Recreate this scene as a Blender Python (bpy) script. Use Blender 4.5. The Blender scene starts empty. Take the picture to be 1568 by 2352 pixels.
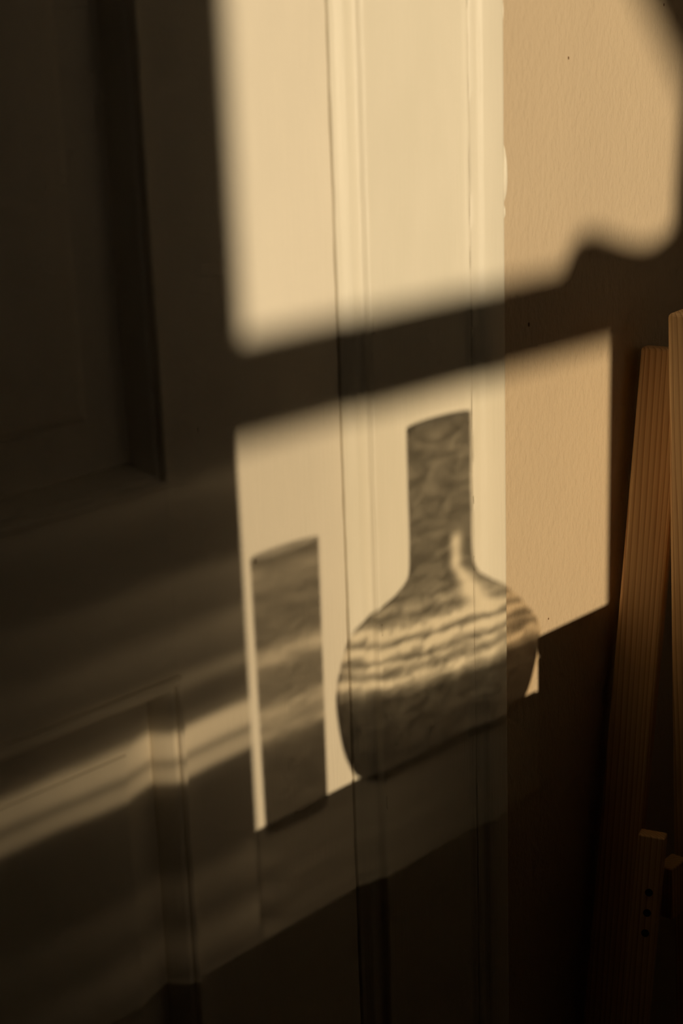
import bpy, bmesh, math, random
from mathutils import Vector, Matrix

# ------------------------------------------------------------------ camera, sky, sun, exposure
scene = bpy.context.scene
COL = scene.collection
scene.view_settings.view_transform = 'Standard'
scene.view_settings.look = 'None'
scene.view_settings.gamma = 1.0
scene.view_settings.use_curve_mapping = False
scene.view_settings.exposure = 0.0
scene.cycles.use_denoising = True
scene.cycles.max_bounces = 5
scene.cycles.transparent_max_bounces = 32
scene.cycles.blur_glossy = 0.5
scene.cycles.use_adaptive_sampling = True
scene.cycles.adaptive_threshold = 0.05
scene.cycles.adaptive_min_samples = 8

AZ = math.radians(12.0)      # the sun stands a little to the left of the wall's normal
EL = math.radians(5.0)       # low evening sun
SUN_TO = Vector((-math.sin(AZ) * math.cos(EL), -math.cos(AZ) * math.cos(EL), math.sin(EL)))

cam_d = bpy.data.cameras.new('camera')
cam = bpy.data.objects.new('camera', cam_d)
COL.objects.link(cam)
right = Vector((0.68195977, -0.73060103, -0.03395597))
down = Vector((-0.23050094, -0.17063035, -0.95799509))
fwd = Vector((0.69411828, 0.661141, -0.28476726))
m = Matrix((right, -down, -fwd)).transposed().to_4x4()
m.translation = Vector((-0.52475342, -0.4998226, 1.01528405))
cam.matrix_world = m
cam_d.sensor_fit = 'VERTICAL'
cam_d.sensor_height = 36.0
cam_d.sensor_width = 24.0
cam_d.lens = 57.8916
cam_d.clip_start = 0.02
cam_d.dof.use_dof = True
cam_d.dof.focus_distance = 0.875
cam_d.dof.aperture_fstop = 7.0
scene.camera = cam

world = bpy.data.worlds.new('evening_sky')
scene.world = world
world.use_nodes = True
bg = world.node_tree.nodes['Background']
bg.inputs[0].default_value = (1.0, 0.80, 0.56, 1)
bg.inputs[1].default_value = 0.42

sun_d = bpy.data.lights.new('sun', 'SUN')
sun = bpy.data.objects.new('sun', sun_d)
COL.objects.link(sun)
sun_d.energy = 3.4
sun_d.color = (1.0, 0.81, 0.54)
sun_d.angle = math.radians(0.55)
sun.rotation_euler = SUN_TO.to_track_quat('Z', 'Y').to_euler()
sun.location = (-0.6, -3.0, 1.7)

# where a point of the back wall's sun pattern comes from, at depth d in front of the wall
KX = math.tan(AZ)
KZ = math.tan(EL) / math.cos(AZ)
def sx(x, d): return x - d * KX
def sz(z, d): return z + d * KZ

# ------------------------------------------------------------------ materials
def newmat(name):
    m = bpy.data.materials.new(name)
    m.use_nodes = True
    nt = m.node_tree
    return m, nt, nt.nodes['Principled BSDF']

def tex_coord(nt, scale, kind='Object'):
    tc = nt.nodes.new('ShaderNodeTexCoord')
    mp = nt.nodes.new('ShaderNodeMapping')
    mp.inputs['Scale'].default_value = scale
    nt.links.new(tc.outputs[kind], mp.inputs['Vector'])
    return mp.outputs[0]

def noise(nt, vec, scale, detail=3.0, rough=0.5, dist=0.0):
    n = nt.nodes.new('ShaderNodeTexNoise')
    n.inputs['Scale'].default_value = scale
    n.inputs['Detail'].default_value = detail
    n.inputs['Roughness'].default_value = rough
    n.inputs['Distortion'].default_value = dist
    nt.links.new(vec, n.inputs['Vector'])
    return n.outputs['Fac']

def ramp(nt, fac, stops):
    r = nt.nodes.new('ShaderNodeValToRGB')
    el = r.color_ramp.elements
    el[0].position, el[0].color = stops[0][0], (*stops[0][1], 1)
    el[1].position, el[1].color = stops[-1][0], (*stops[-1][1], 1)
    for p, c in stops[1:-1]:
        e = el.new(p)
        e.color = (*c, 1)
    nt.links.new(fac, r.inputs[0])
    return r.outputs[0]

def bump(nt, height, strength, distance, prev=None):
    b = nt.nodes.new('ShaderNodeBump')
    b.inputs['Strength'].default_value = strength
    b.inputs['Distance'].default_value = distance
    nt.links.new(height, b.inputs['Height'])
    if prev is not None:
        nt.links.new(prev, b.inputs['Normal'])
    return b.outputs[0]

def mat_paint(name, c0, c1, rough, vertical=True):
    """brushed gloss paint: fine bristle lines run along the wood"""
    m, nt, p = newmat(name)
    sc = (1.0, 1.0, 0.035) if vertical else (0.035, 1.0, 1.0)
    lines = noise(nt, tex_coord(nt, sc), 900.0, 3.0, 0.6)
    broad = noise(nt, tex_coord(nt, (1, 1, 0.3) if vertical else (0.3, 1, 1)), 55.0, 3.0, 0.5)
    grain = noise(nt, tex_coord(nt, (1, 1, 1)), 700.0, 2.0, 0.5)
    nt.links.new(ramp(nt, broad, [(0.3, c0), (0.7, c1)]), p.inputs['Base Color'])
    p.inputs['Roughness'].default_value = rough
    p.inputs['Specular IOR Level'].default_value = 0.35
    n1 = bump(nt, lines, 0.6, 0.0003)
    n2 = bump(nt, grain, 0.2, 0.00012, n1)
    n3 = bump(nt, broad, 0.3, 0.0004, n2)
    nt.links.new(n3, p.inputs['Normal'])
    return m

def mat_plaster(name, c0, c1, rough=0.75):
    m, nt, p = newmat(name)
    broad = noise(nt, tex_coord(nt, (1, 1, 0.7)), 12.0, 4.0, 0.55)
    peel = noise(nt, tex_coord(nt, (1, 1, 0.55)), 330.0, 2.5, 0.55)
    fine = noise(nt, tex_coord(nt, (1, 1, 1)), 1300.0, 2.0, 0.5)
    nt.links.new(ramp(nt, broad, [(0.3, c0), (0.7, c1)]), p.inputs['Base Color'])
    p.inputs['Roughness'].default_value = rough
    n1 = bump(nt, peel, 0.8, 0.0011)
    n2 = bump(nt, fine, 0.2, 0.0002, n1)
    nt.links.new(n2, p.inputs['Normal'])
    return m

def mat_pine(name, light, dark, offset=0.0):
    """pine with growth lines along the object's local z"""
    m, nt, p = newmat(name)
    v = tex_coord(nt, (1.0, 1.0, 0.018))
    w = nt.nodes.new('ShaderNodeTexWave')
    w.wave_type = 'BANDS'
    w.bands_direction = 'DIAGONAL'
    w.wave_profile = 'SAW'
    w.inputs['Scale'].default_value = 210.0
    w.inputs['Distortion'].default_value = 5.0
    w.inputs['Detail'].default_value = 2.0
    w.inputs['Detail Scale'].default_value = 0.7
    w.inputs['Phase Offset'].default_value = offset
    nt.links.new(v, w.inputs['Vector'])
    fibre = noise(nt, tex_coord(nt, (1, 1, 0.02)), 1500.0, 2.0, 0.5)
    mid = tuple(0.65 * a + 0.35 * b for a, b in zip(light, dark))
    col = ramp(nt, w.outputs['Fac'], [(0.0, light), (0.62, mid), (0.93, dark), (1.0, light)])
    mix = nt.nodes.new('ShaderNodeMixRGB')
    mix.blend_type = 'MULTIPLY'
    mix.inputs[0].default_value = 0.35
    nt.links.new(col, mix.inputs[1])
    nt.links.new(ramp(nt, fibre, [(0.3, (0.6, 0.55, 0.5)), (0.6, (1, 1, 1))]), mix.inputs[2])
    nt.links.new(mix.outputs[0], p.inputs['Base Color'])
    p.inputs['Roughness'].default_value = 0.5
    nt.links.new(bump(nt, fibre, 0.25, 0.0002), p.inputs['Normal'])
    return m

def mat_plain(name, col, rough=0.6, metal=0.0):
    m, nt, p = newmat(name)
    n = noise(nt, tex_coord(nt, (1, 1, 1)), 40.0, 3.0, 0.5)
    a = tuple(0.9 * c for c in col)
    nt.links.new(ramp(nt, n, [(0.3, a), (0.7, col)]), p.inputs['Base Color'])
    p.inputs['Roughness'].default_value = rough
    p.inputs['Metallic'].default_value = metal
    return m

def math_node(nt, op, *vals):
    n = nt.nodes.new('ShaderNodeMath')
    n.operation = op
    for k, v in enumerate(vals):
        if isinstance(v, (int, float)):
            n.inputs[k].default_value = v
        else:
            nt.links.new(v, n.inputs[k])
    return n.outputs[0]

def thin_glass(name):
    """blown glass too thin to bend the light: it only tints what passes and reflects a little"""
    m = bpy.data.materials.new(name)
    m.use_nodes = True
    nt = m.node_tree
    nt.nodes.clear()
    out = nt.nodes.new('ShaderNodeOutputMaterial')
    tr = nt.nodes.new('ShaderNodeBsdfTransparent')
    gl = nt.nodes.new('ShaderNodeBsdfGlossy')
    gl.inputs['Roughness'].default_value = 0.02
    mx = nt.nodes.new('ShaderNodeMixShader')
    mx.inputs[0].default_value = 0.015
    nt.links.new(tr.outputs[0], mx.inputs[1])
    nt.links.new(gl.outputs[0], mx.inputs[2])
    nt.links.new(mx.outputs[0], out.inputs[0])
    return m, nt, tr.inputs[0]

def mat_painted_caustics(name, height, stops, tilt, smile, band_wave, mottle, seed, streak=None, mottle_scale=(1, 0, 1.6), one_side=False, mottle_freq=150.0):
    """caustic bands painted as glass tint (stops: height, share of light let through), mottled by noise"""
    m, nt, sock = thin_glass(name)
    tc = nt.nodes.new('ShaderNodeTexCoord')
    sep = nt.nodes.new('ShaderNodeSeparateXYZ')
    nt.links.new(tc.outputs['Object'], sep.inputs[0])
    x, z = sep.outputs['X'], sep.outputs['Z']
    u = math_node(nt, 'ADD', z, math_node(nt, 'MULTIPLY', x, tilt))
    xs = math_node(nt, 'POWER', math_node(nt, 'DIVIDE', x, 0.066), 2.0)
    u = math_node(nt, 'SUBTRACT', u, math_node(nt, 'MULTIPLY', xs, smile))
    sw = noise(nt, tex_coord(nt, (1, 0, 2.2)), 32.0 + seed, 2.0, 0.55)
    u = math_node(nt, 'ADD', u, math_node(nt, 'MULTIPLY', math_node(nt, 'SUBTRACT', sw, 0.5), band_wave))
    base = ramp(nt, math_node(nt, 'DIVIDE', u, height), [(h / height, (f, f, f)) for h, f in stops])
    mo = noise(nt, tex_coord(nt, mottle_scale), mottle_freq, 2.0, 0.55, 0.6)
    lo, hi = mottle
    mf = math_node(nt, 'ADD', lo, math_node(nt, 'MULTIPLY', math_node(nt, 'SMOOTH_MIN', math_node(nt, 'MAXIMUM', math_node(nt, 'MULTIPLY', math_node(nt, 'SUBTRACT', mo, 0.36), 3.4), 0.0), 1.0, 0.1), hi - lo))
    t = math_node(nt, 'MULTIPLY', base, mf)
    if streak:                                       # bright vertical streak of light, painted as clearer tint
        x0, w, z0, z1 = streak
        lean = math_node(nt, 'MULTIPLY', math_node(nt, 'MAXIMUM', math_node(nt, 'SUBTRACT', 0.093, z), 0.0), 0.95)
        wide = math_node(nt, 'ADD', w, math_node(nt, 'MULTIPLY', lean, 0.12))
        g = math_node(nt, 'POWER', math_node(nt, 'DIVIDE', math_node(nt, 'SUBTRACT', math_node(nt, 'SUBTRACT', x, x0), lean), wide), 2.0)
        g = math_node(nt, 'EXPONENT', math_node(nt, 'MULTIPLY', g, -1.0))
        up = nt.nodes.new('ShaderNodeMapRange'); up.interpolation_type = 'SMOOTHSTEP'
        up.inputs['From Min'].default_value = z0; up.inputs['From Max'].default_value = z0 + 0.008
        dn = nt.nodes.new('ShaderNodeMapRange'); dn.interpolation_type = 'SMOOTHSTEP'
        dn.inputs['From Min'].default_value = z1; dn.inputs['From Max'].default_value = z1 - 0.008
        nt.links.new(z, up.inputs['Value']); nt.links.new(z, dn.inputs['Value'])
        g = math_node(nt, 'MULTIPLY', g, math_node(nt, 'MULTIPLY', up.outputs[0], dn.outputs[0]))
        t = math_node(nt, 'ADD', t, math_node(nt, 'MULTIPLY', g, 0.75))
    t = math_node(nt, 'MINIMUM', t, 0.97)
    if one_side:                                     # light pattern painted on one half only, the other half is clear
        far = math_node(nt, 'LESS_THAN', sep.outputs['Y'], 0.0)
        t = math_node(nt, 'MAXIMUM', t, math_node(nt, 'MULTIPLY', far, 0.97))
    else:
        t = math_node(nt, 'POWER', t, 0.5)           # the light crosses two walls
    mix = nt.nodes.new('ShaderNodeMixRGB')
    mix.blend_type = 'MULTIPLY'
    mix.inputs[0].default_value = 1.0
    nt.links.new(t, mix.inputs[1])
    mix.inputs[2].default_value = (1.0, 0.975, 0.93, 1)
    nt.links.new(mix.outputs[0], sock)
    return m

def mat_painted_light(name, layers, wave):
    """light pattern painted as glass tint: every layer is (z stops, x stops) of the share of light let through, the layers add up"""
    m, nt, sock = thin_glass(name)
    tc = nt.nodes.new('ShaderNodeTexCoord')
    sep = nt.nodes.new('ShaderNodeSeparateXYZ')
    nt.links.new(tc.outputs['Object'], sep.inputs[0])
    u = sep.outputs['Z']
    if wave:
        wv = noise(nt, tex_coord(nt, (0.35, 0, 1.0)), 42.0, 2.0, 0.5)
        u = math_node(nt, 'ADD', u, math_node(nt, 'MULTIPLY', math_node(nt, 'SUBTRACT', wv, 0.5), wave))
    def graded(sock, stops):
        mr = nt.nodes.new('ShaderNodeMapRange')
        mr.inputs['From Min'].default_value = stops[0][0]
        mr.inputs['From Max'].default_value = stops[-1][0]
        nt.links.new(sock, mr.inputs['Value'])
        span = stops[-1][0] - stops[0][0]
        return ramp(nt, mr.outputs[0], [((q - stops[0][0]) / span, (f, f, f)) for q, f in stops])
    total = None
    for zs, xs in layers:
        t = graded(sep.outputs['X'], xs)
        if zs:
            t = math_node(nt, 'MULTIPLY', graded(u, zs), t)
        total = t if total is None else math_node(nt, 'ADD', total, t)
    t = math_node(nt, 'POWER', math_node(nt, 'MINIMUM', total, 0.995), 0.5)
    mix = nt.nodes.new('ShaderNodeMixRGB')
    mix.blend_type = 'MULTIPLY'
    mix.inputs[0].default_value = 1.0
    nt.links.new(t, mix.inputs[1])
    mix.inputs[2].default_value = (1.0, 0.98, 0.945, 1)
    nt.links.new(mix.outputs[0], sock)
    return m

M = {
    'door': mat_paint('door_cream_paint', (0.765, 0.695, 0.575), (0.80, 0.725, 0.60), 0.46),
    'rail': mat_paint('rail_cream_paint', (0.765, 0.695, 0.575), (0.80, 0.725, 0.60), 0.46, False),
    'casing': mat_paint('casing_cream_paint', (0.71, 0.655, 0.535), (0.745, 0.685, 0.565), 0.44),
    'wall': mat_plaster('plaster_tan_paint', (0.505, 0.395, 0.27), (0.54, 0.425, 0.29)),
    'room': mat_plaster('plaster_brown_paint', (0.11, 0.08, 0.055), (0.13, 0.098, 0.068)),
    'floor': mat_pine('floor_oak', (0.12, 0.07, 0.035), (0.06, 0.033, 0.015)),
    'pine': mat_pine('pine_varnished', (0.82, 0.56, 0.30), (0.50, 0.26, 0.11)),
    'pine_pale': mat_pine('pine_pale', (0.84, 0.60, 0.34), (0.52, 0.29, 0.13), 3.0),
    'hole': mat_plain('hole_shade', (0.012, 0.008, 0.005), 0.9),
    'frame': mat_paint('window_paint', (0.42, 0.38, 0.30), (0.47, 0.43, 0.34), 0.45),
    'linen': mat_plain('curtain_linen', (0.22, 0.17, 0.12), 0.9),
    'walnut': mat_pine('walnut', (0.16, 0.085, 0.04), (0.07, 0.035, 0.016), 1.0),
    'brass': mat_plain('brass', (0.55, 0.38, 0.14), 0.35, 1.0),
    'speck': mat_plain('dark_speck', (0.16, 0.08, 0.03), 0.8),
    'flask_light_tint': mat_painted_caustics('flask_light_tint', 0.172,  # flask: caustic bands and bright streak painted as tint
        [(0.0, 0.012), (0.016, 0.025), (0.030, 0.05), (0.0350, 0.24), (0.0390, 0.85), (0.0425, 0.26), (0.0445, 0.30), (0.0470, 0.72), (0.0500, 0.22), (0.0530, 0.62), (0.0555, 1.15), (0.0585, 0.30), (0.0605, 0.42),
         (0.0640, 1.1), (0.0675, 0.36), (0.0715, 0.20), (0.0755, 0.36), (0.0810, 0.20), (0.0900, 0.17), (0.100, 0.155), (0.160, 0.17), (0.165, 0.11), (0.172, 0.10)],
        0.09, 0.007, 0.007, (0.68, 1.65), 0.0, (0.0090, 0.0034, 0.058, 0.113), (0.7, 0, 1.7), True, 95.0),
    'tumbler_light_tint': mat_painted_caustics('tumbler_light_tint', 0.1325,  # tumbler: refracted light streaks painted as tint
        [(0.0, 0.04), (0.030, 0.06), (0.042, 0.10), (0.0475, 0.42), (0.051, 0.28), (0.0555, 0.50), (0.0605, 0.48), (0.0640, 0.17), (0.072, 0.20), (0.078, 0.22), (0.0830, 0.62), (0.0865, 0.52), (0.0905, 0.19), (0.104, 0.16), (0.108, 0.24),
         (0.112, 0.15), (0.117, 0.24), (0.123, 0.34), (0.1275, 0.20), (0.1325, 0.12)], 0.02, 0.0, 0.006, (0.7, 1.35), 7.0, None, (0.45, 0, 1.8)),
}

# ------------------------------------------------------------------ mesh helpers
def link(name, bm, mat, parent=None, smooth=False, loc=None, props=None):
    bmesh.ops.recalc_face_normals(bm, faces=bm.faces)
    me = bpy.data.meshes.new(name)
    bm.to_mesh(me)
    bm.free()
    if smooth:
        for p in me.polygons:
            p.use_smooth = True
    me.materials.append(mat)
    o = bpy.data.objects.new(name, me)
    if loc is not None:
        o.location = loc
    if parent is not None:
        o.parent = parent
    COL.objects.link(o)
    for k, v in (props or {}).items():
        o[k] = v
    return o

def info(label, cat, kind=None, group=None):
    d = {'label': label, 'category': cat}
    if kind: d['kind'] = kind
    if group: d['group'] = group
    return d

def empty(name, loc, label, cat, kind=None):
    o = bpy.data.objects.new(name, None)
    o.location = loc
    COL.objects.link(o)
    for k, v in info(label, cat, kind).items():
        o[k] = v
    return o

def add_box(bm, x0, x1, y0, y1, z0, z1, bevel=0.0, seg=2):
    v = [bm.verts.new(c) for c in ((x0, y0, z0), (x1, y0, z0), (x1, y1, z0), (x0, y1, z0),
                                   (x0, y0, z1), (x1, y0, z1), (x1, y1, z1), (x0, y1, z1))]
    f = [bm.faces.new([v[i] for i in q]) for q in
         ((0, 3, 2, 1), (4, 5, 6, 7), (0, 1, 5, 4), (1, 2, 6, 5), (2, 3, 7, 6), (3, 0, 4, 7))]
    if bevel:
        es = list({e for q in f for e in q.edges})
        bmesh.ops.bevel(bm, geom=es, offset=bevel, segments=seg, profile=0.5, affect='EDGES')

def box(name, x0, x1, y0, y1, z0, z1, mat, parent=None, bevel=0.0, props=None, seg=2):
    bm = bmesh.new()
    add_box(bm, x0, x1, y0, y1, z0, z1, bevel, seg)
    return link(name, bm, mat, parent, props=props)

def extrude_profile(name, prof, zs, mat, parent=None, wob=None, smooth=True, props=None):
    """a closed (x, y) outline carried along z; wob(i, z) shifts outline point i"""
    bm = bmesh.new()
    rows = []
    for z in zs:
        row = []
        for i, (x, y) in enumerate(prof):
            dx, dy = wob(i, z) if wob else (0, 0)
            row.append(bm.verts.new((x + dx, y + dy, z)))
        rows.append(row)
    n = len(prof)
    for a, b in zip(rows, rows[1:]):
        for k in range(n):
            bm.faces.new((a[k], a[(k + 1) % n], b[(k + 1) % n], b[k]))
    bm.faces.new(rows[0][::-1])
    bm.faces.new(rows[-1])
    o = link(name, bm, mat, parent, smooth, props=props)
    if smooth:
        o.data.set_sharp_from_angle(angle=math.radians(40))
    return o

def frame_sweep(name, x0, x1, z0, z1, prof, mat, parent, cap=False, smooth=True):
    """mitred rectangular moulding: prof is (inset, y) from the outside in; cap fills the middle"""
    bm = bmesh.new()
    loops = []
    for d, y in prof:
        loops.append([bm.verts.new(c) for c in ((x0 + d, y, z0 + d), (x1 - d, y, z0 + d),
                                                (x1 - d, y, z1 - d), (x0 + d, y, z1 - d))])
    for a, b in zip(loops, loops[1:]):
        for k in range(4):
            bm.faces.new((a[k], a[(k + 1) % 4], b[(k + 1) % 4], b[k]))
    if cap:
        bm.faces.new(loops[-1])
    o = link(name, bm, mat, parent, smooth)
    if smooth:
        o.data.set_sharp_from_angle(angle=math.radians(30))
    return o

def wobble(seed):
    r = random.Random(seed)
    ph = [(r.uniform(20, 400), r.uniform(0, 6.28), r.uniform(0.3, 1.0)) for _ in range(7)]
    t = sum(a for _, _, a in ph)
    return lambda z: sum(a * math.sin(f * z + p) for f, p, a in ph) / t

def lathe(name, prof, loc, mat, parent=None, n=96, warp=None, props=None):
    bm = bmesh.new()
    rings = []
    for r, z in prof:
        if r < 1e-6:
            rings.append([bm.verts.new((0, 0, z))])
        else:
            ring = []
            for k in range(n):
                a = 2 * math.pi * k / n
                rr = r * (1 + (warp(a, z) if warp else 0))
                ring.append(bm.verts.new((rr * math.cos(a), rr * math.sin(a), z)))
            rings.append(ring)
    for a, b in zip(rings, rings[1:]):
        for k in range(n):
            k2 = (k + 1) % n
            if len(a) == 1:
                bm.faces.new((a[0], b[k2], b[k]))
            elif len(b) == 1:
                bm.faces.new((a[k], a[k2], b[0]))
            else:
                bm.faces.new((a[k], a[k2], b[k2], b[k]))
    return link(name, bm, mat, parent, True, loc, props)

def spline(pts, n):
    """smooth (r, z) profile through control points (Catmull-Rom)"""
    out = []
    q = [pts[0]] + list(pts) + [pts[-1]]
    for i in range(1, len(q) - 2):
        for k in range(n):
            t = k / n
            p = []
            for c in (0, 1):
                a, b, d, e = q[i - 1][c], q[i][c], q[i + 1][c], q[i + 2][c]
                p.append(0.5 * (2 * b + (d - a) * t + (2 * a - 5 * b + 4 * d - e) * t * t + (3 * b - a - 3 * d + e) * t ** 3))
            out.append((max(p[0], 0.0), p[1]))
    out.append(tuple(pts[-1]))
    return out

def linspace(a, b, n): return [a + (b - a) * k / (n - 1) for k in range(n)]

# ------------------------------------------------------------------ the room
XL, XR, YW, ZC = -1.5, 1.2, -2.2, 2.4
box('floor', XL - 0.1, XR + 0.1, YW - 0.2, 0.2, -0.05, 0.0, M['floor'], props=info('dark oak floor of the narrow room', 'floor', 'structure'))
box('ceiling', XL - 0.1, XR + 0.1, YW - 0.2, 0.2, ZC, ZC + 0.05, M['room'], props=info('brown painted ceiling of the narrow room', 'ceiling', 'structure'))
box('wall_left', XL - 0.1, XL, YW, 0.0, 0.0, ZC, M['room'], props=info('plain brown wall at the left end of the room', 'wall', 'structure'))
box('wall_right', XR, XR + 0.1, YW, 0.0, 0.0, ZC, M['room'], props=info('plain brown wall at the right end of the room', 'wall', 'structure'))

bm = bmesh.new()                                   # back wall with the doorway cut out
DX0, DX1, DZ1, WY = -0.82, 0.004, 1.985, -0.008
add_box(bm, DX1, XR + 0.1, WY, 0.12, 0.0, ZC)
add_box(bm, XL - 0.1, DX0, WY, 0.12, 0.0, ZC)
add_box(bm, DX0, DX1, WY, 0.12, DZ1, ZC)
wall = link('wall_back', bm, M['wall'], props=info('tan orange-peel plaster wall to the right of the door casing', 'wall', 'structure'))
for i, (x, z, s) in enumerate(((0.1646, 0.9948, 0.0006), (0.132, 0.8675, 0.0009), (0.2495, 1.0185, 0.0006), (0.149, 0.706, 0.0005))):
    bm = bmesh.new()
    bmesh.ops.create_icosphere(bm, subdivisions=2, radius=s)
    o = link('wall_speck', bm, M['speck'], wall, True, (x, WY - 0.0001, z))
    o.scale = (0.8, 0.35, 1.3)

# ------------------------------------------------------------------ the panelled door
door = empty('door_1', (-0.41, 0.0, 0.004), 'cream painted panelled door with raised panels, half in shadow', 'door', 'structure')
def dpart(o):
    o.parent = door
    o.matrix_parent_inverse = Matrix.Translation((0.41, 0.0, -0.004))
    return o
FY, BY = -0.006, 0.034                              # door face, door back
SX0, SX1 = -0.815, -0.0042
PX0, PX1 = -0.700, -0.109
ZB, ZL0, ZL1, ZT0, ZT1 = 0.004, 0.7555, 0.8385, 1.86, 1.98
wA = wobble(3)
stile_prof = [(PX1, FY), (SX1 - 0.002, FY), (SX1 - 0.0006, FY + 0.0007), (SX1, FY + 0.003), (SX1, BY), (PX1, BY)]
dpart(extrude_profile('stile', stile_prof, linspace(ZB, ZT1, 260), M['door'],
                      wob=lambda i, z: ((0.00045 * wA(z), 0) if i in (1, 2, 3) else (0, 0))))
dpart(box('stile', SX0, PX0, FY, BY, ZB, ZT1, M['door'], bevel=0.001))
dpart(box('lock_rail', PX0, PX1, FY + 0.0001, BY, ZL0, ZL1, M['rail']))
dpart(box('top_rail', PX0, PX1, FY + 0.0001, BY, ZT0, ZT1, M['rail']))
dpart(box('bottom_rail', PX0, PX1, FY + 0.0001, BY, ZB, 0.20, M['rail']))
# ogee moulding planted round each panel: a proud outer bead, a quirk, then a slope down to the panel
MOULD = [(-0.0008, FY + 0.001), (-0.0006, FY - 0.0018), (0.0004, FY - 0.0030), (0.0016, FY - 0.0032), (0.0026, FY - 0.0024),
         (0.0030, FY - 0.0006), (0.0038, FY - 0.0006), (0.0050, FY - 0.0002), (0.0065, FY + 0.0015), (0.0080, FY + 0.0042), (0.0096, FY + 0.0064),
         (0.0102, FY + 0.0095), (0.0102, FY + 0.020)]
FIELD_U = [(0.0100, FY + 0.0092), (0.0150, FY + 0.0088), (0.0310, FY + 0.0072), (0.0318, FY + 0.0069), (0.0326, FY + 0.0064), (0.0366, FY + 0.0040), (0.0374, FY + 0.0037), (0.060, FY + 0.0037)]
FIELD_L = [(0.0100, FY + 0.0092), (0.0130, FY + 0.0087), (0.0255, FY + 0.0050), (0.0270, FY + 0.0045), (0.0274, FY + 0.0036), (0.0282, FY + 0.0033), (0.0300, FY + 0.0032), (0.060, FY + 0.0032)]
dpart(frame_sweep('panel_moulding', PX0, PX1, ZL1, ZT0, MOULD, M['door'], None))
dpart(frame_sweep('raised_panel', PX0, PX1, ZL1, ZT0, FIELD_U, M['door'], None, cap=True))
dpart(frame_sweep('panel_moulding', PX0, PX1, 0.20, ZL0, MOULD, M['door'], None))
dpart(frame_sweep('raised_panel', PX0, PX1, 0.20, ZL0, FIELD_L, M['door'], None, cap=True))
bm = bmesh.new()
bmesh.ops.create_icosphere(bm, subdivisions=2, radius=0.001)
o = dpart(link('paint_nick', bm, M['speck'], None, True, (-0.0612, FY - 0.0001, 0.7935)))
o.scale = (0.35, 0.2, 1.1)
o.rotation_euler = (0, 0.35, 0)

# ------------------------------------------------------------------ the casing beside the door
trim = empty('trim_1', (0.05, 0.0, 0.0), 'cream gloss painted moulded casing in evening sun', 'door casing', 'structure')
def tpart(o):
    o.parent = trim
    o.matrix_parent_inverse = Matrix.Translation((-0.05, 0.0, 0.0))
    return o
ZS = linspace(0.0, 2.06, 420)
w1, w2, w3, w4 = wobble(11), wobble(12), wobble(13), wobble(14)
inner = [(-0.0038, 0.02), (-0.0038, -0.0052), (-0.0034, -0.0060), (-0.0022, -0.0063), (-0.0012, -0.0065), (-0.0004, -0.0069), (0.0024, -0.0081),
         (0.0030, -0.0083), (0.0036, -0.0084), (0.0060, -0.0084), (0.0080, -0.0086), (0.0092, -0.0092), (0.0098, -0.0099), (0.0108, -0.0111), (0.0116, -0.0116), (0.0126, -0.0116), (0.0128, 0.02)]
tpart(extrude_profile('inner_moulding', inner, ZS, M['casing'],
                      wob=lambda i, z: ((0.0004 * w1(z), 0.0001 * w2(z)) if i in (1, 2, 3) else (0.0003 * w3(z), 0.00012 * w1(z)) if 10 <= i <= 15 else (0, 0))))
flat = [(0.0126, 0.02), (0.0126, -0.0112), (0.0760, -0.0113), (0.0786, -0.0117), (0.0798, -0.0124), (0.0804, -0.0124), (0.0807, -0.0114), (0.0807, 0.02)]
tpart(extrude_profile('flat_board', flat, ZS, M['casing'],
                      wob=lambda i, z: ((0.00035 * w4(z), 0.0001 * w2(z)) if 3 <= i <= 6 else (0, 0))))
band = [(0.0809, 0.02), (0.0809, -0.0121), (0.0815, -0.0127), (0.0850, -0.0130), (0.0864, -0.0133), (0.0880, -0.0145), (0.0892, -0.0150),
        (0.0950, -0.0151), (0.1020, -0.0152), (0.1034, -0.0150), (0.1042, -0.0143), (0.1045, -0.0130), (0.1045, 0.02)]
tpart(extrude_profile('back_band', band, ZS, M['casing'],
                      wob=lambda i, z: ((0.00035 * w2(z * 1.3), 0) if i in (1, 2) else (0.00018 * w3(z), 0) if i >= 9 and i < 12 else (0, 0.00008 * w1(z)))))
for x, z, h, w, t in ((0.1046, 0.9445, 0.0145, 0.0021, 0.0030), (0.1045, 0.9265, 0.0040, 0.0013, 0.0020), (0.1046, 1.018, 0.006, 0.0008, 0.0016)):
    bm = bmesh.new()                                # dried runs of paint hanging over the outer edge
    bmesh.ops.create_icosphere(bm, subdivisions=3, radius=1.0)
    for v in bm.verts:
        k = v.co.z
        v.co.x *= w * (1 - 0.35 * k)
        v.co.y *= t
        v.co.z *= h
    tpart(link('paint_run', bm, M['casing'], None, True, (x, -0.0128, z)))
for x, y, z, h, seed in ((0.0127, -0.0118, 0.885, 0.0035, 1), (0.0812, -0.0122, 0.756, 0.0040, 2), (0.0130, -0.0115, 0.741, 0.0030, 3), (0.0816, -0.0122, 0.789, 0.003, 4),
                         (0.0810, -0.0122, 0.872, 0.003, 5), (0.0127, -0.0118, 0.652, 0.004, 6), (0.0815, -0.0125, 0.632, 0.005, 7)):
    bm = bmesh.new()                                # small beads of paint in the quirks
    bmesh.ops.create_icosphere(bm, subdivisions=2, radius=1.0)
    r = random.Random(seed)
    for v in bm.verts:
        v.co.x *= 0.0006 * (1 + 0.3 * r.random())
        v.co.y *= 0.0006
        v.co.z *= h
    tpart(link('paint_bead', bm, M['casing'], None, True, (x, y, z)))

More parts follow.
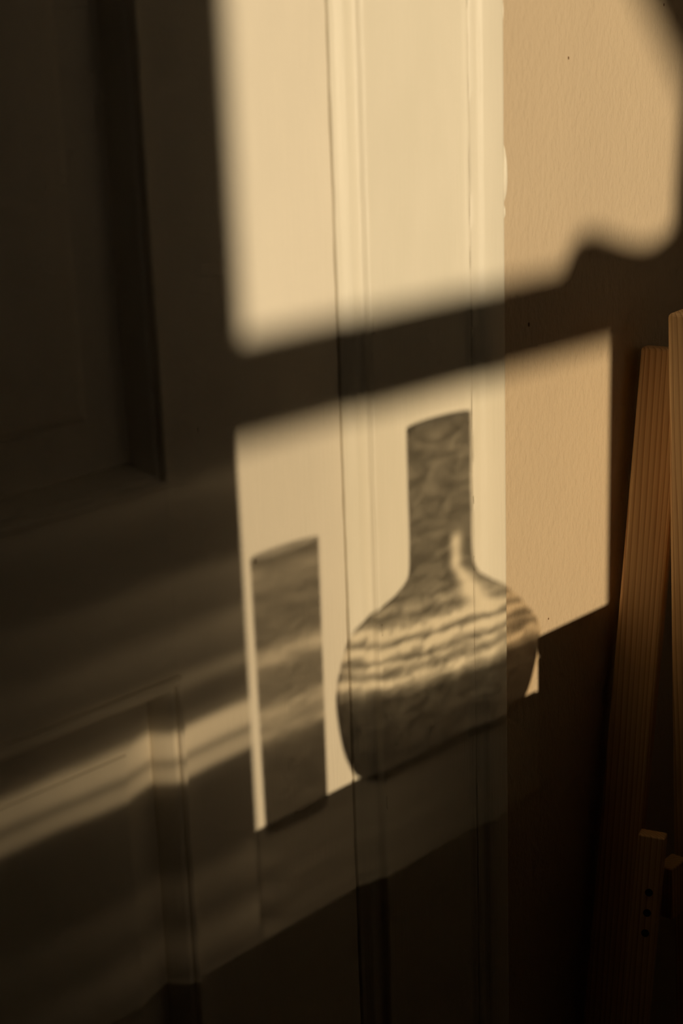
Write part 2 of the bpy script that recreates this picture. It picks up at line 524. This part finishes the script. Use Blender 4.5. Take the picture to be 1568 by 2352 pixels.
# ------------------------------------------------------------------ the folding pine chair leaning by the wall
chair = empty('folding_chair', (0.20, -0.02, 0.0), 'folded pine chair with round-edged slats leaning against the tan wall', 'chair')
def slat(name, bottom, top, wdir, tdir, w, t, mat, bevel=0.002, parent=chair):
    """board from bottom to top (points on its wall-side edge); local z runs along it"""
    b, tp = Vector(bottom), Vector(top)
    zax = (tp - b).normalized()
    xax = Vector(wdir)
    xax = (xax - zax * xax.dot(zax)).normalized()
    yax = zax.cross(xax)
    if yax.dot(Vector(tdir)) < 0:
        y0, y1 = -t, 0.0
    else:
        y0, y1 = 0.0, t
    L = (tp - b).length
    bm = bmesh.new()
    add_box(bm, 0.0, w, y0, y1, 0.0, L, bevel, 3)
    o = link(name, bm, mat)
    mw = Matrix((xax, yax, zax)).transposed().to_4x4()
    mw.translation = b
    o.parent = parent
    o.matrix_parent_inverse = Matrix.Translation(-Vector(parent.location))
    o.matrix_basis = mw
    for p in o.data.polygons:
        p.use_smooth = False
    return o
WD, TD = (0.39, -0.92, 0.0), (0.92, 0.39, 0.0)
slat('rear_leg', (0.1180, -0.0155, 0.0), (0.2223, -0.0155, 0.8425), WD, TD, 0.0245, 0.013, M['pine'])
slat('front_post', (0.2549, -0.0440, 0.0), (0.2014, -0.0440, 0.8661), (0, -1, 0), (1, 0, 0), 0.040, 0.015, M['pine_pale'], 0.0024)
strip = slat('hinge_strip', (0.1115, -0.0450, 0.0), (0.1825, -0.0450, 0.577), (0.39, -0.92, 0), TD, 0.0150, 0.010, M['pine'], 0.001)
slat('stop_block', (0.1990, -0.0480, 0.520), (0.1975, -0.0480, 0.553), (1, 0, 0), (0, -1, 0), 0.016, 0.010, M['pine'], 0.001)
for k in range(3):  # black discs stand in for the shade inside the holes
    bm = bmesh.new()
    bmesh.ops.create_cone(bm, cap_ends=True, segments=16, radius1=0.0022, radius2=0.0022, depth=0.0012)
    o = link('dowel_hole', bm, M['hole'], strip, False, (0.0090, 0.0, 0.524 + 0.0122 * k))
    o.rotation_euler = (math.pi / 2, 0, 0)

# ------------------------------------------------------------------ window wall and window, behind the camera
WX0, WX1, WZ0, WZ1 = -0.33, 0.34, 0.51, 1.45       # outside of the frame, as its light falls on the back wall
ox0, ox1, oz0, oz1 = sx(WX0, 2.2), sx(WX1, 2.2), sz(WZ0, 2.2), sz(WZ1, 2.2)
bm = bmesh.new()
add_box(bm, XL - 0.1, ox0 + 0.005, YW - 0.1, YW, 0.0, ZC)
q0, q1, r0, r1 = sx(0.385, 2.2), sx(0.475, 2.2), sz(0.84, 2.2), sz(1.60, 2.2)  # added slot that lets sun onto the cupboard for bounce light
add_box(bm, ox1 - 0.005, q0, YW - 0.1, YW, 0.0, ZC)
add_box(bm, q1, XR + 0.1, YW - 0.1, YW, 0.0, ZC)
add_box(bm, q0, q1, YW - 0.1, YW, 0.0, r0)
add_box(bm, q0, q1, YW - 0.1, YW, r1, ZC)
add_box(bm, ox0 + 0.005, ox1 - 0.005, YW - 0.1, YW, 0.0, oz0 + 0.005)
add_box(bm, ox0 + 0.005, ox1 - 0.005, YW - 0.1, YW, oz1 - 0.005, ZC)
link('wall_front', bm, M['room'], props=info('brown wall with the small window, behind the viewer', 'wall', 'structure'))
win = empty('window_1', ((ox0 + ox1) / 2, YW, oz0), 'small painted window whose panes of light fall on the door', 'window', 'structure')
def wpart(name, x0, x1, z0, z1, mat='frame', d0=2.18, d1=2.20, bevel=0.002):
    """x, z are given where their light edge falls on the back wall"""
    o = box(name, sx(x0, d1), sx(x1, d0), -d1, -d0, sz(z0, d1), sz(z1, d0), M[mat], bevel=bevel)
    o.parent = win
    o.matrix_parent_inverse = Matrix.Translation(-Vector(win.location))
    return o
wpart('jamb', WX0, -0.28, WZ0, WZ1)
wpart('jamb', 0.29, WX1, WZ0, WZ1)
wpart('head', -0.279, 0.289, 1.40, WZ1)
wpart('sill_rail', -0.285, 0.295, WZ0, 0.555)
wpart('transom', -0.279, 0.289, 0.8450, 0.8915)
wpart('casement_stile', 0.2230, 0.289, 0.550, 0.853)
wpart('blind_panel', -0.285, -0.0640, 0.8800, 1.405)
# latch on the transom, its rounded hump shows as a bump of shade
bm = bmesh.new()
prof = [(0.158, 0.886), (0.165, 0.893), (0.171, 0.902), (0.180, 0.9070), (0.194, 0.907), (0.210, 0.9015), (0.226, 0.8970), (0.240, 0.8945), (0.252, 0.8955), (0.265, 0.900), (0.288, 0.906), (0.288, 0.886)]
fr = [bm.verts.new((sx(x, 2.185), -2.178, sz(z, 2.185))) for x, z in prof]
bk = [bm.verts.new((sx(x, 2.185), -2.192, sz(z, 2.185))) for x, z in prof]
bm.faces.new(fr); bm.faces.new(bk[::-1])
for k in range(len(prof)):
    j = (k + 1) % len(prof)
    bm.faces.new((fr[k], bk[k], bk[j], fr[j]))
o = link('latch', bm, M['brass'])
o.parent = win
o.matrix_parent_inverse = Matrix.Translation(-Vector(win.location))

# gathered curtain at the right of the upper light
bm = bmesh.new()
rows = []
for z in linspace(0.895, 1.46, 40):
    xe = 0.267 + 0.002 * math.sin(40 * z)
    row = []
    for k in range(41):
        u = k / 40
        x = xe + u * (0.36 - xe)
        y = -2.16 - 0.008 * math.sin(u * 34 + 2 * z) - 0.004 * math.sin(u * 11)
        row.append(bm.verts.new((sx(x, 2.16), y, sz(z, 2.16))))
    rows.append(row)
for a, b in zip(rows, rows[1:]):
    for k in range(40):
        bm.faces.new((a[k], a[k + 1], b[k + 1], b[k]))
cur = link('curtain', bm, M['linen'], None, True, props=info('brown gathered linen curtain at the right of the window', 'curtain'))
so = cur.modifiers.new('cloth', 'SOLIDIFY')
so.thickness = 0.0015
rod = lathe('curtain_rod', [(0, -0.36), (0.012, -0.36), (0.012, -0.345), (0.006, -0.343), (0.006, 0.343), (0.012, 0.345), (0.012, 0.36), (0, 0.36)],
            (sx(0.10, 2.16), -2.16, sz(1.468, 2.16)), M['brass'], n=24, props=info('thin brass curtain rod above the window', 'curtain rod'))
rod.rotation_euler = (0, math.pi / 2, 0)
for s in (-0.33, 0.33):
    bm = bmesh.new()
    add_box(bm, -0.006, 0.006, -0.041, 0.0, s - 0.004, s + 0.004, 0.001)
    link('bracket', bm, M['brass'], rod)

# thin, slightly amber pane in the lower casement, dimmer light at left painted in
M['pane'] = mat_painted_light('light_graded_pane', [(None, [(sx(x, 2.19), f) for x, f in ((-0.28, 0.80), (-0.07, 0.72), (-0.03, 0.78), (0.01, 0.90), (0.05, 0.98), (0.22, 0.995))])], 0.0)
wpart('pane', -0.279, 0.2240, 0.5545, 0.8480, 'pane', 2.1885, 2.1915, 0.0)

# added wooden post and brace outside the window, softly shading the upper right
post = empty('shade_post', (sx(0.38, 4.0), -4.0, 0.0), 'added brown wooden post with diagonal brace outside the window, shading the upper right', 'porch post')
def ppart(o):
    o.parent = post
    o.matrix_parent_inverse = Matrix.Translation(-Vector(post.location))
px_ = sx(0.38, 4.0)
ppart(box('upright', px_ - 0.045, px_ + 0.045, -4.045, -3.955, 0.0, 2.4, M['walnut'], bevel=0.004))
bm = bmesh.new()
add_box(bm, -0.032, 0.032, -0.03, 0.03, 0.0, 0.42, 0.004)
br = link('brace', bm, M['walnut'])
br.matrix_basis = Matrix.Translation((px_ - 0.008, -4.0, sz(0.915, 4.0))) @ Matrix.Rotation(math.radians(-42), 4, 'Y')
ppart(br)
box('ground_outside', -4.0, 4.0, -9.0, -2.5, -0.06, 0.0, M['room'], props=info('brown earth ground outside the window', 'ground', 'structure'))

# ------------------------------------------------------------------ table with the glassware whose painted tints throw the patterns
TZ = sz(0.611, 0.30)
TX0, TX1, TY0, TY1 = -0.50, 0.34, -0.80, -0.30
table = empty('side_table', ((TX0 + TX1) / 2, (TY0 + TY1) / 2, 0.0), 'dark walnut side table carrying the glassware out of view', 'table')
def tbl(o):
    o.parent = table
    o.matrix_parent_inverse = Matrix.Translation(-Vector(table.location))
tbl(box('table_top', TX0, TX1, TY0, TY1, TZ - 0.028, TZ, M['walnut'], bevel=0.002))
for x in (TX0 + 0.03, TX1 - 0.07):
    for y in (TY0 + 0.03, TY1 - 0.07):
        tbl(box('leg', x, x + 0.04, y, y + 0.04, 0.0, TZ - 0.028, M['walnut'], bevel=0.002))
for y in (TY0 + 0.035, TY1 - 0.055):
    tbl(box('apron', TX0 + 0.07, TX1 - 0.07, y, y + 0.02, TZ - 0.10, TZ - 0.028, M['walnut']))

# added glass screen, caustic streaks that fade leftwards painted into its tint
SD = 0.50
zq = SD * KZ
def xst(*s): return [(sx(x, SD), f) for x, f in s]
M['light_streaks'] = mat_painted_light('screen_light_tint', [
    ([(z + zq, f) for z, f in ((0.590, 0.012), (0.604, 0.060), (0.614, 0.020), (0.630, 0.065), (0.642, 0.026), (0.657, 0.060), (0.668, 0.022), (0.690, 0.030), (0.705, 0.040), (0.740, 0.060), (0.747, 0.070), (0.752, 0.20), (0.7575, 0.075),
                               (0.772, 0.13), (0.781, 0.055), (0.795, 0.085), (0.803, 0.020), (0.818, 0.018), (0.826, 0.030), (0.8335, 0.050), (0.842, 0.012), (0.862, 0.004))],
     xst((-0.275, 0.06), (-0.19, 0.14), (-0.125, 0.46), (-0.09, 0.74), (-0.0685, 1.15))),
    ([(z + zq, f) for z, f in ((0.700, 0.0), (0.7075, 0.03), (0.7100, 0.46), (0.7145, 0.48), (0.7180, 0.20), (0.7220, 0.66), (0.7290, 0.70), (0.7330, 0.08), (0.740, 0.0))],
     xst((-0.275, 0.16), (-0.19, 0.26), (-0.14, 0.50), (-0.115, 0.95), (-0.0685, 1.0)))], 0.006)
box('added_glass_screen', sx(-0.275, SD), sx(-0.0685, SD), -SD - 0.004, -SD, TZ, sz(0.860, SD), M['light_streaks'],
    props=info('added upright glass screen with light streaks painted in its tint, on the side table', 'glass screen'))
PZ = sz(0.6675, 0.33)
M['block'] = mat_painted_light('block_light_tint', [  # added block, its tint carries painted streaks of dim light
    ([(z + 0.39 * KZ, f) for z, f in ((0.600, 0.022), (0.612, 0.050), (0.619, 0.020), (0.630, 0.055), (0.638, 0.026), (0.648, 0.060), (0.655, 0.035), (0.672, 0.045))],
     [(sx(-0.0735, 0.39), 1.0), (sx(0.0, 0.39), 0.8), (sx(0.06, 0.39), 0.30), (sx(0.1405, 0.39), 0.05)])], 0.006)
box('added_glass_block', sx(-0.0685, 0.33), sx(0.1405, 0.34), -0.445, -0.33, TZ, PZ, M['block'], bevel=0.0,
    props=info('added long low glass block under the flask, dim light streaks painted in its tint', 'glass block'))

# round flask with caustic light painted into its tint, lopsided shoulders
D = 0.388
FZ = PZ
pts = [(0.0, 0.0), (0.045, 0.0), (0.0575, 0.0012), (0.0665, 0.0075), (0.0735, 0.0220), (0.0770, 0.0400), (0.0755, 0.0510), (0.0695, 0.0620), (0.0600, 0.0725),
       (0.0480, 0.0805), (0.0340, 0.0870), (0.0255, 0.0935), (0.0231, 0.1020), (0.0228, 0.1250), (0.0229, 0.1500), (0.0230, 0.1705)]
sp = spline(pts, 9)
prof = sp
ra = random.Random(4)
lump = [(ra.randint(2, 7), ra.uniform(-320, 320), ra.uniform(0, 6.28), ra.uniform(0.4, 1)) for _ in range(9)]
def neck_warp(a, z):
    return 0.0 if z < 0.095 else 0.004 * min(1.0, (z - 0.095) / 0.012) * sum(k * math.sin(n * a + f * z + p) for n, f, p, k in lump) / 2
flask = lathe('glass_flask', prof, (sx(0.0655, D), -D, FZ), M['flask_light_tint'], n=128, warp=neck_warp,
              props=info('round long-necked glass flask with caustic bands painted in its tint, casting the round shadow', 'flask'))
for v in flask.data.vertices:
    z = v.co.z
    w = 0.0 if z < 0.02 else min(1.0, (z - 0.02) / 0.045)
    if z > 0.092: w = max(0.0, 1 - (z - 0.092) / 0.03)
    v.co.z -= 0.13 * v.co.x * w
    v.co.x -= 0.0060 * min(1.0, max(0.0, (z - 0.055) / 0.035))

# straight tumbler beside it, streaks of light painted into its tint
tum = [(0.0, 0.0), (0.0190, 0.0), (0.0199, 0.0012)] + [(0.0200 + 0.0008 * t, 0.0012 + 0.131 * t) for t in linspace(0.02, 1, 20)]
glass = lathe('glass_tumbler', tum, (sx(-0.0418, D), -D, FZ), M['tumbler_light_tint'], n=64,
              props=info('narrow straight glass tumbler with water, left of the flask', 'tumbler'))

# low box at the right
bx = empty('wooden_box', (sx(0.28, 0.39), -0.39, TZ), 'low walnut box on the table, right of the flask', 'box')
def bpart(o):
    o.parent = bx
    o.matrix_parent_inverse = Matrix.Translation(-Vector(bx.location))
bx0, bx1 = sx(0.1410, 0.34), sx(0.1410, 0.34) + 0.20
bz = sz(0.6980, 0.34)
bpart(box('body', bx0, bx1, -0.46, -0.34, TZ, bz - 0.012, M['walnut'], bevel=0.001))
bpart(box('lid', bx0, bx1, -0.46, -0.34, bz - 0.0115, bz, M['walnut'], bevel=0.001))

# frame added on the table so that its left edge ends the patch of light
pf = empty('shade_frame', (sx(0.255, 0.75), -0.75, TZ), 'added dark walnut frame standing upright on the side table, ends the patch of light', 'picture frame')
def pfpart(o):
    o.parent = pf
    o.matrix_parent_inverse = Matrix.Translation(-Vector(pf.location))
f0, f1, g1 = sx(0.208, 0.755), sx(0.302, 0.745), sz(0.868, 0.745)
pfpart(box('frame_side', f0, f0 + 0.016, -0.758, -0.742, TZ, g1, M['walnut'], bevel=0.001))
pfpart(box('frame_side', f1 - 0.016, f1, -0.758, -0.742, TZ, g1, M['walnut'], bevel=0.001))
pfpart(box('frame_rail', f0 + 0.0162, f1 - 0.0162, -0.758, -0.742, TZ, TZ + 0.016, M['walnut'], bevel=0.001))
pfpart(box('frame_rail', f0 + 0.0162, f1 - 0.0162, -0.758, -0.742, g1 - 0.016, g1, M['walnut'], bevel=0.001))
pfpart(box('backing_board', f0 + 0.012, f1 - 0.012, -0.753, -0.747, TZ + 0.012, g1 - 0.012, M['linen']))

# white cupboard added out of view at the right to bounce sunlight as fill
cup = empty('fill_cupboard', (0.60, -0.28, 0.0), 'added tall white cupboard out of view right of the chair, bounces fill light', 'cupboard')
def cpart(o, par=None):
    o.parent = par or cup
    o.matrix_parent_inverse = Matrix.Translation(-Vector(cup.location))
    return o
M['white'] = mat_plain('white_paint', (0.80, 0.77, 0.70), 0.5)
cpart(box('body', 0.36, 0.86, -0.50, -0.012, 0.08, 1.86, M['white'], bevel=0.003))
cpart(box('base', 0.37, 0.85, -0.48, -0.012, 0.0, 0.0795, M['white']))
cpart(box('top_moulding', 0.345, 0.875, -0.515, -0.012, 1.8605, 1.90, M['white'], bevel=0.006))
for x0 in (0.365, 0.6125):
    cpart(box('cupboard_door', x0, x0 + 0.2425, -0.518, -0.5005, 0.09, 1.85, M['white'], bevel=0.002))
    k = lathe('knob', [(0, 0), (0.006, 0), (0.005, 0.008), (0.012, 0.014), (0.013, 0.020), (0.008, 0.025), (0, 0.026)], (0.597 if x0 < 0.5 else 0.623, -0.518, 0.95), M['brass'], n=24)
    k.rotation_euler = (math.pi / 2, 0, 0)
    cpart(k)
